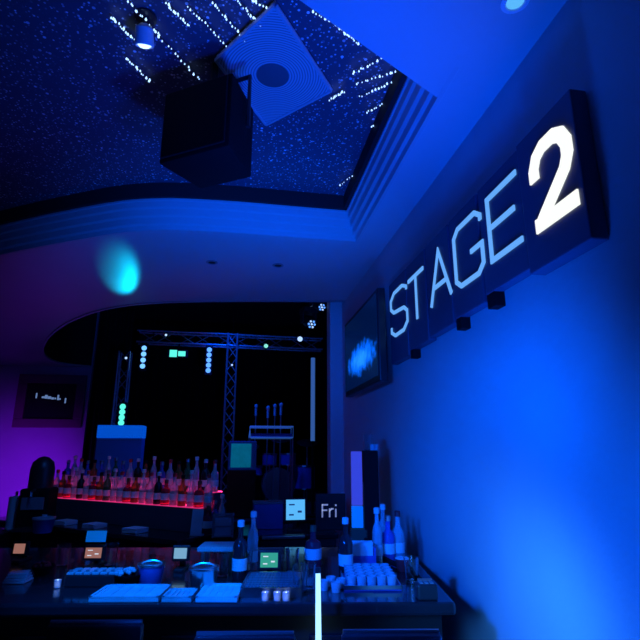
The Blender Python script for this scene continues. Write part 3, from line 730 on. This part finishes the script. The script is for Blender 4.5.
# ================================================================== FRONT BAR
BR = Vector((.915, 2.13, 0)); be = Vector((-.9885, .1512, 0)); bn = Vector((.1512, .9885, 0))    # right front corner, to the left, away
bang = math.atan2(-be.y, -be.x)
ZF = 1.10; DB = 1.22; LF = 3.3
e = empty('bar_counter', BR, 'long black lacquered bar counter across the foreground', 'bar', rz=bang)
mb = MB(); mb.box((-LF/2, DB/2, ZF-.025), (LF, DB, .05), bevel=.012); mb.build('countertop', 'bar', e)
mb = MB(); mb.box((-LF/2-.02, DB/2+.04, (ZF-.05)/2), (LF-.04, DB-.12, ZF-.052)); bf = mb.build('bar_front', 'barfront', e)
mb = MB()
for i in range(5): mb.box((-.34-i*.62, .095, .56), (.52, .02, .80), bevel=.01)
mb.build('front_panel', 'bar', e)
mb = MB(); mb.tube([(-LF+.1, -.05, .2), (-.06, -.05, .2)], .02, 10)
for i in range(4): mb.tube([(-.3-i*.85, -.05, .2), (-.3-i*.85, .1, .2)], .012, 8)
mb.build('foot_rail', 'metal', e, smooth=True)
def bar(px, py, Z=ZF): return at(px, py, Z=Z)
# bar mats at the near edge
def mat_obj(px0, px1, pyf, pyb, m, label, h=.018):
    a = bar(px0, pyf); b = bar(px1, pyf); c = bar((px0+px1)/2, pyb); mid = (a+b)/2
    w = (b-a).length; d = (c-mid).dot(bn); cc = mid+bn*(d/2)
    e = empty('bar_mat', (cc.x, cc.y, ZF), label, 'bar mat', rz=bang, group='bar mats on the near edge of the counter')
    mb = MB(); mb.box((0, 0, h/2), (w, d, h), bevel=.004); mb.build('mat', m, e)
    mb = MB()
    for sx in (-1, 1): mb.box((sx*(w/2-.006), 0, h+.003), (.012, d, .006))
    for sy in (-1, 1): mb.box((0, sy*(d/2-.006), h+.003), (w, .012, .006))
    mb.build('rim', m, e)
    mb = MB()
    for k in range(6): mb.box((-w/2+w*(k+.5)/6, 0, h+.002), (w/6*.35, d*.8, .004))
    mb.build('ribs', m, e)
M['teal'] = mat('teal_bar_mat', (.25, .55, .58), .4, var=.3, vscale=14)
mat_obj(88, 158, 603, 590, 'pale', 'pale bar mat glowing blue on the near counter edge, leftmost of three')
mat_obj(161, 191, 603, 594, 'teal', 'narrow teal bar mat between two pale blue mats on the near edge')
mat_obj(195, 237, 603, 589, 'pale', 'short pale bar mat glowing blue on the near edge, rightmost of three')
# drip tray
a = bar(241, 598); b = bar(300, 598); d_ = .28; cc = (a+b)/2+bn*(d_/2)
e = empty('drip_tray', (cc.x, cc.y, ZF), 'wide steel drip tray with grid left of the upright tube light', 'tray', rz=bang)
w = (b-a).length
mb = MB(); mb.box((0, 0, .006), (w, d_, .012)); 
for sx in (-1, 1): mb.box((sx*w/2, 0, .02), (.01, d_, .04))
for sy in (-1, 1): mb.box((0, sy*d_/2, .02), (w, .01, .04))
mb.build('pan', 'metal', e)
mb = MB()
for k in range(17): mb.box((-w/2+w*(k+.5)/17, 0, .034), (.005, d_-.01, .004))
for k in range(9): mb.box((0, -d_/2+d_*(k+.5)/9, .034), (w-.01, .005, .004))
mb.build('grid', 'grey', e)
# little lit candles on the near edge
can = None
M['candle'] = lum('candle_glow', (.65, .85, 1.0), 1.6)
for i, (px, py, lab) in enumerate(((57, 588, 'tiny glowing white candle glass at the left of the counter'), (265, 601, 'tiny glowing candle glass before the drip tray, leftmost of three'), (277, 601, 'tiny glowing candle glass before the drip tray, middle of three'), (286, 601, 'tiny glowing candle glass before the drip tray, rightmost of three'))):
    c = bar(px, py)
    if can is None:
        e = can = empty('candle_glass', (c.x, c.y, ZF), lab, 'candle', group='tiny candle glasses on the counter')
        mb = MB(); mb.lathe([(.010, 0), (.014, .002), (.016, .034), (.014, .034), (.012, .006)], n=12); mb.build('glass', 'frost', e, smooth=True)
        mb = MB(); mb.lathe([(.010, .007), (.011, .016), (.005, .026), (.001, .036)], n=10); mb.build('flame', 'candle', e, smooth=True)
    else: copy_tree(can, Vector((c.x, c.y, ZF)), 0, lab)
# glassware prototypes
def glass_proto(name, prof, label, cat='glass', m='glass'):
    e = empty(name, (0, 0, -20), label, cat)
    mb = MB(); mb.lathe(prof, n=14); mb.build('bowl', m, e, smooth=True)
    r, z = prof[1]; mb = MB(); mb.lathe([(r*.98, -.0), (r*1.02, .001), (r*1.02, .006), (r*.98, .007)], n=14); mb.build('foot', m, e, smooth=True)
    return e
shot = glass_proto('shot_glass', [(.016, .004), (.019, .004), (.023, .040), (.0205, .040), (.017, .012), (.001, .011)], 'x', m='frost')
tum = glass_proto('tumbler', [(.024, .004), (.028, .004), (.036, .11), (.033, .11), (.026, .012), (.001, .011)], 'x')
first = {}
def place(proto, loc, label, group, rz=0):
    if proto.name not in first:
        first[proto.name] = 1; proto.location = loc; proto['label'] = label; proto['group'] = group; return proto
    return copy_tree(proto, loc, rz, label, group)
# shot glasses on a tray to the right of the tube light
a = bar(347, 590); b = bar(398, 590); dd = (bar(372, 574)-bar(372, 590)).dot(bn); cc = (a+b)/2+bn*dd/2
w = (b-a).length
e = empty('serving_tray', (cc.x, cc.y, ZF), 'low tray crowded with pale shot glasses right of the tube light', 'tray', rz=bang)
mb = MB(); mb.box((0, 0, .006), (w+.03, dd+.05, .012), bevel=.004); mb.build('tray_base', 'bluebox', e)
mb = MB()
for sx in (-1, 1): mb.box((sx*(w/2+.012), 0, .014), (.006, dd+.05, .018))
for sy in (-1, 1): mb.box((0, sy*(dd/2+.022), .014), (w+.03, .006, .018))
mb.build('rim', 'metal', e)
rows_ = ['front row', 'second row', 'third row', 'fourth row', 'fifth row']
nr = max(2, min(5, int(dd/.055)+1))
for r_ in range(nr):
    for k in range(5):
        p = a+(b-a)*((k+.5)/5)+bn*(dd*(r_+.5)/nr)
        place(shot, Vector((p.x, p.y, ZF+.012)), 'pale shot glass on the low tray, %s from the left in the %s' % (ORD[k], rows_[r_] if r_ < nr-1 else 'back row'), 'shot glasses on the low tray')
for k, (px, py) in enumerate(((324, 590), (331, 586), (336, 592), (341, 588))):
    c = bar(px, py); place(shot, Vector((c.x, c.y, ZF)), 'pale shot glass loose between the tube light and the tray, %s from the left' % ORD[k], 'loose shot glasses by the tube light')
# napkin caddy
c = bar(361, 566)
e = empty('napkin_caddy', (c.x, c.y, ZF), 'blue caddy stuffed with white napkins at the foot of the tall dispenser', 'napkin caddy', rz=bang)
mb = MB(); mb.box((0, 0, .03), (.15, .12, .06), bevel=.006); mb.box((-.07, 0, .05), (.01, .12, .1)); mb.box((.07, 0, .05), (.01, .12, .1)); mb.build('caddy', 'bluebox', e)
mb = MB()
for k in range(6): mb.box((-.0+.004*(k % 3), -.045+k*.017, .085), (.12, .006, .07), R=Matrix.Rotation(-.15, 3, 'X'))
mb.build('napkins', 'paper', e)
# tall dispenser tower by the wall
a = bar(351, 545); b = bar(380, 545); cc = (a+b)/2+bn*.03
e = empty('drink_tower', (cc.x, cc.y, ZF), 'tall narrow bottle display tower with a pink lit left half at the counter end', 'dispenser', rz=bang-.02)
H = .60
mb = MB(); mb.box((.045, 0, H/2), (.10, .14, H), bevel=.006); mb.build('cabinet', 'black', e)
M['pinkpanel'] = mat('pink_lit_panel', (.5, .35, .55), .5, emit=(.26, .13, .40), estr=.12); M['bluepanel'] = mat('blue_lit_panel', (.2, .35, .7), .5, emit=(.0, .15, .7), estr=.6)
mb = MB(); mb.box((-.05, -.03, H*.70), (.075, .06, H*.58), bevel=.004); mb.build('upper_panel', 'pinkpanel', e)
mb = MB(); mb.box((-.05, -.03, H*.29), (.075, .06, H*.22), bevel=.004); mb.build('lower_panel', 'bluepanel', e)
mb = MB(); mb.box((-.04, -.02, H*.085), (.11, .10, H*.17), bevel=.004); mb.build('plinth', 'wood', e)
mb = MB(); mb.box((0, -.045, H*.40), (.016, .03, H*.5)); mb.build('edge_strip', 'wood', e)
place_pts = [(-.055, 'slim'), (.03, 'blue'), (.075, 'round')]
for k, (dx, kd) in enumerate(place_pts):
    p = cc+Vector((math.cos(bang), math.sin(bang), 0))*(.03+.028*k)
    gl = place(tum, Vector((p.x-.01*k, p.y+.03*(k % 2)-.01, ZF+H)), 'upturned clear tumbler on top of the tall tower, %s from the left' % ORD[k], 'tumblers on the tall tower') if k < 1 else place(shot, Vector((p.x, p.y-.02*(k % 2), ZF+H)), 'shot glass on top of the tall tower, %s from the left' % ORD[k], 'glasses on the tall tower')
    if k < 1: gl['label'] = 'clear tumbler standing on top of the tall tower'
# bottles against the wall at the counter end
for k, (px, py, kd) in enumerate(((384, 556, 'slim'), (389, 561, 'blue'), (399, 560, 'round'), (378, 563, 'slim'))):
    c = bar(px, py); bottle(kd, Vector((c.x, c.y, ZF)), '%s against the right wall at the counter end, %s' % (nice(kd), ('second from the left', 'third from the left', 'rightmost', 'leftmost')[k]), 'bottles at the counter end by the wall')
c = bar(402, 571)
e = empty('drinking_cup', (c.x, c.y, ZF), 'small red cup near the right end of the counter', 'cup')
mb = MB(); mb.lathe([(.022, 0), (.024, .002), (.033, .06), (.031, .06), (.022, .006)], n=16); mb.build('body', 'red', e, smooth=True); mb = MB(); mb.lathe([(.033, .058), (.035, .06), (.033, .063), (.031, .06)], n=16); mb.build('rim', 'white', e, smooth=True)
c = bar(412, 583); place(tum, Vector((c.x, c.y, ZF)), 'clear tumbler alone in front of the red cup', 'tumblers on the counter')
c = bar(430, 601)
e = empty('card_reader', (c.x, c.y+.04, ZF), 'small black box with keypad at the right corner of the counter', 'card reader', rz=bang)
mb = MB(); mb.box((0, 0, .03), (.085, .075, .06), bevel=.008); mb.build('body', 'plastic', e)
mb = MB()
for i in range(3):
    for k in range(3): mb.box((-.022+i*.022, -.018+k*.018, .062), (.014, .011, .005))
mb.build('keypad', 'grey', e); mb = MB(); mb.box((0, .02, .066), (.06, .012, .008)); mb.build('display', 'screendark', e)
# thick black cable
pts = [bar(366, 548)+Vector((0, 0, .05)), bar(376, 556)+Vector((0, 0, .02)), bar(392, 566)+Vector((0, 0, .016)), bar(408, 571)+Vector((0, 0, .02)), bar(418, 582)+Vector((0, 0, .018)), bar(424, 590)+Vector((0, 0, .015))]
pp = []
for i in range(len(pts)-1):
    p0, p1, p2, p3 = pts[max(i-1, 0)], pts[i], pts[i+1], pts[min(i+2, len(pts)-1)]
    for j in range(6):
        t = j/6; pp.append(.5*((2*p1)+(p2-p0)*t+(2*p0-5*p1+4*p2-p3)*t*t+(-p0+3*p1-3*p2+p3)*t**3))
mb = MB(); mb.tube(pp, .014, 8); tag(mb.build('soda_hose', 'rubber', smooth=True), 'thick black hose curving along the counter end by the wall', 'hose')
# till screens along the counter
c = bar(269, 577); pos_terminal('till_screen', (c.x, c.y, ZF), bang, .085, .065, 'screengreen', 'small till screen glowing green at the back of the counter', lift=.045, tilt=-.1)
c = bar(180, 571)
pos_terminal('till_screen', (c.x, c.y, ZF), bang, .065, .05, 'screenpale', 'small till screen glowing pale blue beside the raised shelf', lift=.06, tilt=-.1, glyph=False)
c = bar(93, 568)
e = pos_terminal('till_screen', (c.x, c.y, ZF), bang, .085, .05, 'screenwarm', 'small warm lit screen under a blue sheet, left half of the counter', lift=.05, tilt=-.1)
mb = MB(); mb.box((0, .0, .155), (.105, .004, .055), R=Matrix.Rotation(-.15, 3, 'X')); o = mb.build('top_sheet', 'bluepanel', e); o['label'] = 'blue sheet above the screen'
c = bar(19, 562); pos_terminal('till_screen', (c.x, c.y, ZF), bang, .06, .05, 'screenwarm', 'small warm lit screen near the left end of the counter', lift=.045, tilt=-.1, glyph=False)
# raised shelf
a = bar(192, 567); b = bar(243, 567)
e = empty('raised_shelf', ((a+b)/2).to_tuple(), 'low raised shelf with a blue lit front edge at the back of the counter', 'shelf', rz=bang)
w = (b-a).length
hh = .10
mb = MB(); mb.box((.02, 0, hh), (w-.04, .18, .022), bevel=.004); mb.build('shelf_board', 'pale', e)
for sx in (-1, 1):
    for sy in (-.07, .07):
        mb = MB(); mb.box((.02+sx*(w/2-.05), sy, hh/2-.005), (.016, .016, hh-.01)); mb.build('leg', 'metal', e)
# round ice bucket and others
def bucket(px, py, r, h, m, label, cat='bucket', rim='metal'):
    c = bar(px, py); e = empty('ice_bucket', (c.x, c.y, ZF), label, cat)
    mb = MB(); mb.lathe([(r*.8, 0), (r*.84, .003), (r, h), (r*.95, h), (r*.8, .01)], n=22); mb.build('body', m, e, smooth=True)
    mb = MB(); mb.lathe([(r*.98, h-.006), (r*1.06, h-.004), (r*1.06, h+.004), (r*.95, h+.004)], n=22); mb.build('rim', rim, e, smooth=True)
    mb = MB(); mb.tube([(r*math.cos(t), 0, h*.8+.0+r*.55*math.sin(t)) if 0 < t < PI else (r*math.cos(t), 0, h*.8) for t in [PI*k/10 for k in range(11)]], .004, 6); mb.build('handle', 'metal', e, smooth=True)
bucket(203, 588, .065, .085, 'metal', 'steel ice bucket behind the short pale mat')
bucket(150, 584, .06, .085, 'bluebox', 'blue ice bucket behind the leftmost pale mat')
c = bar(128, 585)
e = empty('garnish_bowl', (c.x, c.y, ZF), 'dark bowl of sparkling garnish left of the blue ice bucket', 'bowl')
mb = MB(); mb.lathe([(.035, 0), (.04, .004), (.07, .05), (.066, .05), (.036, .008)], n=20); mb.build('bowl', 'black', e, smooth=True)
mb = MB()
for k in range(26):
    t = random.uniform(0, 2*PI); q = .055*math.sqrt(random.random()); mb.lathe([(.001, -.009), (.008, -.004), (.008, .004), (.001, .009)], c=(q*math.cos(t), q*math.sin(t), .052+.018*(1-q/.055)), n=7)
tag(mb.build('garnish', 'frost', e), kind='stuff')
c = bar(42, 574)
e = empty('garnish_bowl', (c.x, c.y, ZF), 'small dark bowl of red cherries left of the condiment tray', 'bowl')
mb = MB(); mb.lathe([(.03, 0), (.033, .004), (.055, .04), (.052, .04), (.03, .008)], n=20); mb.build('bowl', 'black', e, smooth=True)
mb = MB()
for k in range(18):
    t = random.uniform(0, 2*PI); q = .042*math.sqrt(random.random()); mb.lathe([(.001, -.009), (.008, -.005), (.009, .002), (.001, .009)], c=(q*math.cos(t), q*math.sin(t), .042+.012*(1-q/.042)), n=7)
tag(mb.build('cherries', 'red', e), kind='stuff')
# condiment tray
a = bar(62, 588); b = bar(113, 588); cc = (a+b)/2+bn*.07; w = (b-a).length
e = empty('condiment_tray', (cc.x, cc.y, ZF), 'long condiment tray with six lidded compartments on the left of the counter', 'tray', rz=bang)
mb = MB(); mb.box((0, 0, .025), (w, .12, .05), bevel=.005); mb.build('tray_body', 'plastic', e)
for k in range(6):
    mb = MB(); mb.box((-w/2+w*(k+.5)/6, 0, .054), (w/6*.82, .10, .012), bevel=.003); q = mb.build('lid', 'frost', e)
    mb = MB(); mb.box((-w/2+w*(k+.5)/6, -.04, .064), (.014, .008, .01)); mb.build('tab', 'grey', q)
# blue cloth, stack of coasters, tumblers
c = bar(18, 582)
mb = MB()
for k in range(4): mb.box((0, 0, .006+k*.011), (.10-.006*k, .09-.006*k, .010), rz=.1*k, bevel=.003)
tag(mb.build('folded_cloth', 'pale', loc=(c.x, c.y, ZF), rot=(0, 0, bang)), 'folded pale blue cloth near the left end of the counter', 'cloth')
for k, (px, py, lab) in enumerate(((300, 592, 'clear tumbler right behind the tube light, leftmost of two'), (308, 590, 'clear tumbler right behind the tube light, rightmost of two'), (222, 577, 'clear tumbler standing right of the steel ice bucket'), (245, 575, 'clear tumbler left of the green till screen'), (110, 566, 'clear tumbler right of the blue sheet screen'), (62, 566, 'clear tumbler left of the blue sheet screen'), (292, 572, 'clear tumbler right of the green till screen'))):
    c = bar(px, py); place(tum, Vector((c.x, c.y, ZF)), lab, 'tumblers on the counter')
for k, (px, py, kd, lab) in enumerate(((239, 579, 'dark', 'dark bottle standing on the counter left of the green till'), (252, 570, 'slim', 'slim tall clear bottle on the counter just left of the green till'), (313, 567, 'squat', 'squat red bottle on the counter behind the tube light'), (346, 574, 'dark', 'dark bottle on the counter left of the tall tower'))):
    c = bar(px, py); bottle(kd, Vector((c.x, c.y, ZF)), lab, 'bottles standing on the front counter')
# upright tube light in front of the counter
top = BR+be*.0
pt = at(318, 573, Y=2.12)
e = empty('tube_light', (pt.x-.01, 2.06, 0), 'upright tube light glowing white against the front of the bar', 'light')
base = Vector((pt.x+.0, 2.06, .03)) - e.location; tp = pt - e.location
mb = MB(); mb.tube([base, tp], .019, 14, r2=.0095); mb.build('tube', 'tube', e, smooth=True)
mb = MB(); mb.lathe([(.06, 0), (.06, .02), (.03, .035)], c=(base.x, base.y, 0), n=20); mb.build('base', 'black', e, smooth=True)
mb = MB(); mb.tube([tp, tp+(tp-base).normalized()*.02], .011, 10); mb.build('end_cap', 'plastic', e, smooth=True)
# bar stools
stool = None
for (px, py, lab) in ((110, 619, 'bar stool with low back at the left, in front of the pale mats'), (256, 630, 'bar stool with low back in the middle, left of the tube light'), (398, 628, 'bar stool with low back at the right, beside the wall')):
    c = at(px, py, Z=1.205)
    if stool is None:
        e = stool = empty('bar_stool', (c.x, c.y+.17, 0), lab, 'stool', rz=bang, group='bar stools along the counter')
        mb = MB(); mb.box((0, 0, .74), (.36, .32, .07), bevel=.02); mb.build('seat', 'leather', e, smooth=True)
        mb = MB(); mb.box((0, -.20, 1.085), (.28, .035, .24), bevel=.010, R=Matrix.Rotation(.06, 3, 'X')); mb.build('backrest', 'leather', e, smooth=True)
        mb = MB(); mb.tube([(-.135, -.203, 1.207), (.135, -.203, 1.207)], .007, 8); mb.build('top_rail', 'metal', e, smooth=True)
        for s_ in (-1, 1):
            mb = MB(); mb.tube([(s_*.11, -.17, .74), (s_*.11, -.215, 1.03)], .012, 8); mb.build('back_post', 'metal', e, smooth=True)
        for sx in (-1, 1):
            for sy in (-1, 1):
                mb = MB(); mb.tube([(sx*.15, sy*.14, .71), (sx*.17, sy*.15, .0)], .015, 8); mb.build('leg', 'metal', e, smooth=True)
        mb = MB(); q = .15; mb.tube([(-q, -q, .25), (q, -q, .25), (q, q, .25), (-q, q, .25), (-q, -q, .25)], .010, 6); mb.build('foot_ring', 'metal', e)
    else: copy_tree(stool, Vector((c.x, c.y+.17, 0)), bang, lab)

# ================================================================== LIGHT
def lamp(name, kind, loc, energy, col, target=None, size=.1, spot=None, blend=.6):
    l = bpy.data.lights.new(name, kind); l.energy = energy; l.color = col
    o = bpy.data.objects.new(name, l); COL.objects.link(o); o.location = loc
    if kind == 'AREA': l.size = size
    else: l.shadow_soft_size = size
    if kind == 'SPOT': l.spot_size = spot; l.spot_blend = blend
    if target is not None: o.rotation_euler = (Vector(target)-Vector(loc)).to_track_quat('-Z', 'Y').to_euler()
    return o
BL = (.0, .14, 1.0)
lamp('wall_wash', 'SPOT', (.55, 1.72, 1.22), 22, (.03, .26, 1.0), target=(1.15, 1.98, 1.02), size=.08, spot=math.radians(125), blend=1)
lamp('main_wash', 'SPOT', (-.55, 1.35, 1.95), 230, (.0, .095, 1.0), target=(1.15, 2.15, 1.10), size=.10, spot=math.radians(88), blend=1)
lamp('far_wall_fill', 'SPOT', (-.7, .4, 2.0), 300, (.0, .09, 1.0), target=(1.15, 3.8, 1.80), size=.12, spot=math.radians(40), blend=1)  # unseen lamp added to even out the blue on the right wall
lamp('ceiling_wash', 'SPOT', (.70, 1.50, 1.10), 210, (.0, .085, 1.0), target=(.45, 2.2, 3.32), size=.10, spot=math.radians(92), blend=1)
lamp('ceiling_fill', 'SPOT', (.3, 1.2, 1.4), 380, (.0, .10, 1.0), target=(.0, 4.4, 3.32), size=.10, spot=math.radians(60), blend=1)
lamp('tray_fill', 'SPOT', (.55, 1.0, 1.6), 150, (.0, .045, 1.0), target=(.25, 2.3, 3.6), size=.1, spot=math.radians(70), blend=1)  # unseen lamp added to bring up the tray and its panel
lamp('purple_wash', 'SPOT', (-3.6, 8.4, .5), 200, (.22, .008, 1.0), target=(-3.9, 10.6, 1.1), size=.2, spot=math.radians(74), blend=1)
lamp('bar_down', 'SPOT', (-.35, 1.35, 3.0), 400, (.0, .15, 1.0), target=(-.38, 2.42, 1.1), size=.04, spot=math.radians(34), blend=.8)
c_ = at(122, 403, Y=8.2)
lamp('aqua_beam', 'SPOT', c_, 150, (.0, .55, .9), target=(-1.17, 4.75, 3.32), size=.03, spot=math.radians(6.5), blend=.8)
lamp('bottle_glint_fill', 'SPOT', (-.9, 3.6, 3.0), 22, (.03, .2, 1.0), target=(-.9, 5.0, 1.2), size=.05, spot=math.radians(70), blend=.8)  # added lamp giving the bottles blue glints
lamp('stage_blue', 'SPOT', (-.3, 7.6, 4.5), 220, (.0, .07, 1.0), target=(-.2, 8.9, 1.2), size=.1, spot=math.radians(80), blend=.8)
w = bpy.data.worlds.new('world'); sc.world = w; w.use_nodes = True
w.node_tree.nodes['Background'].inputs[0].default_value = (.0, .015, .2, 1); w.node_tree.nodes['Background'].inputs[1].default_value = .06
# drop prototypes that were never placed
for k, p in PROTO.items():
    if k not in used:
        for ch in list(p.children): bpy.data.objects.remove(ch)
        bpy.data.objects.remove(p)
vs = sc.view_settings
sc.display_settings.display_device = 'sRGB'
vs.view_transform = 'Standard'; vs.look = 'None'; vs.exposure = 0; vs.gamma = 1; vs.use_curve_mapping = False
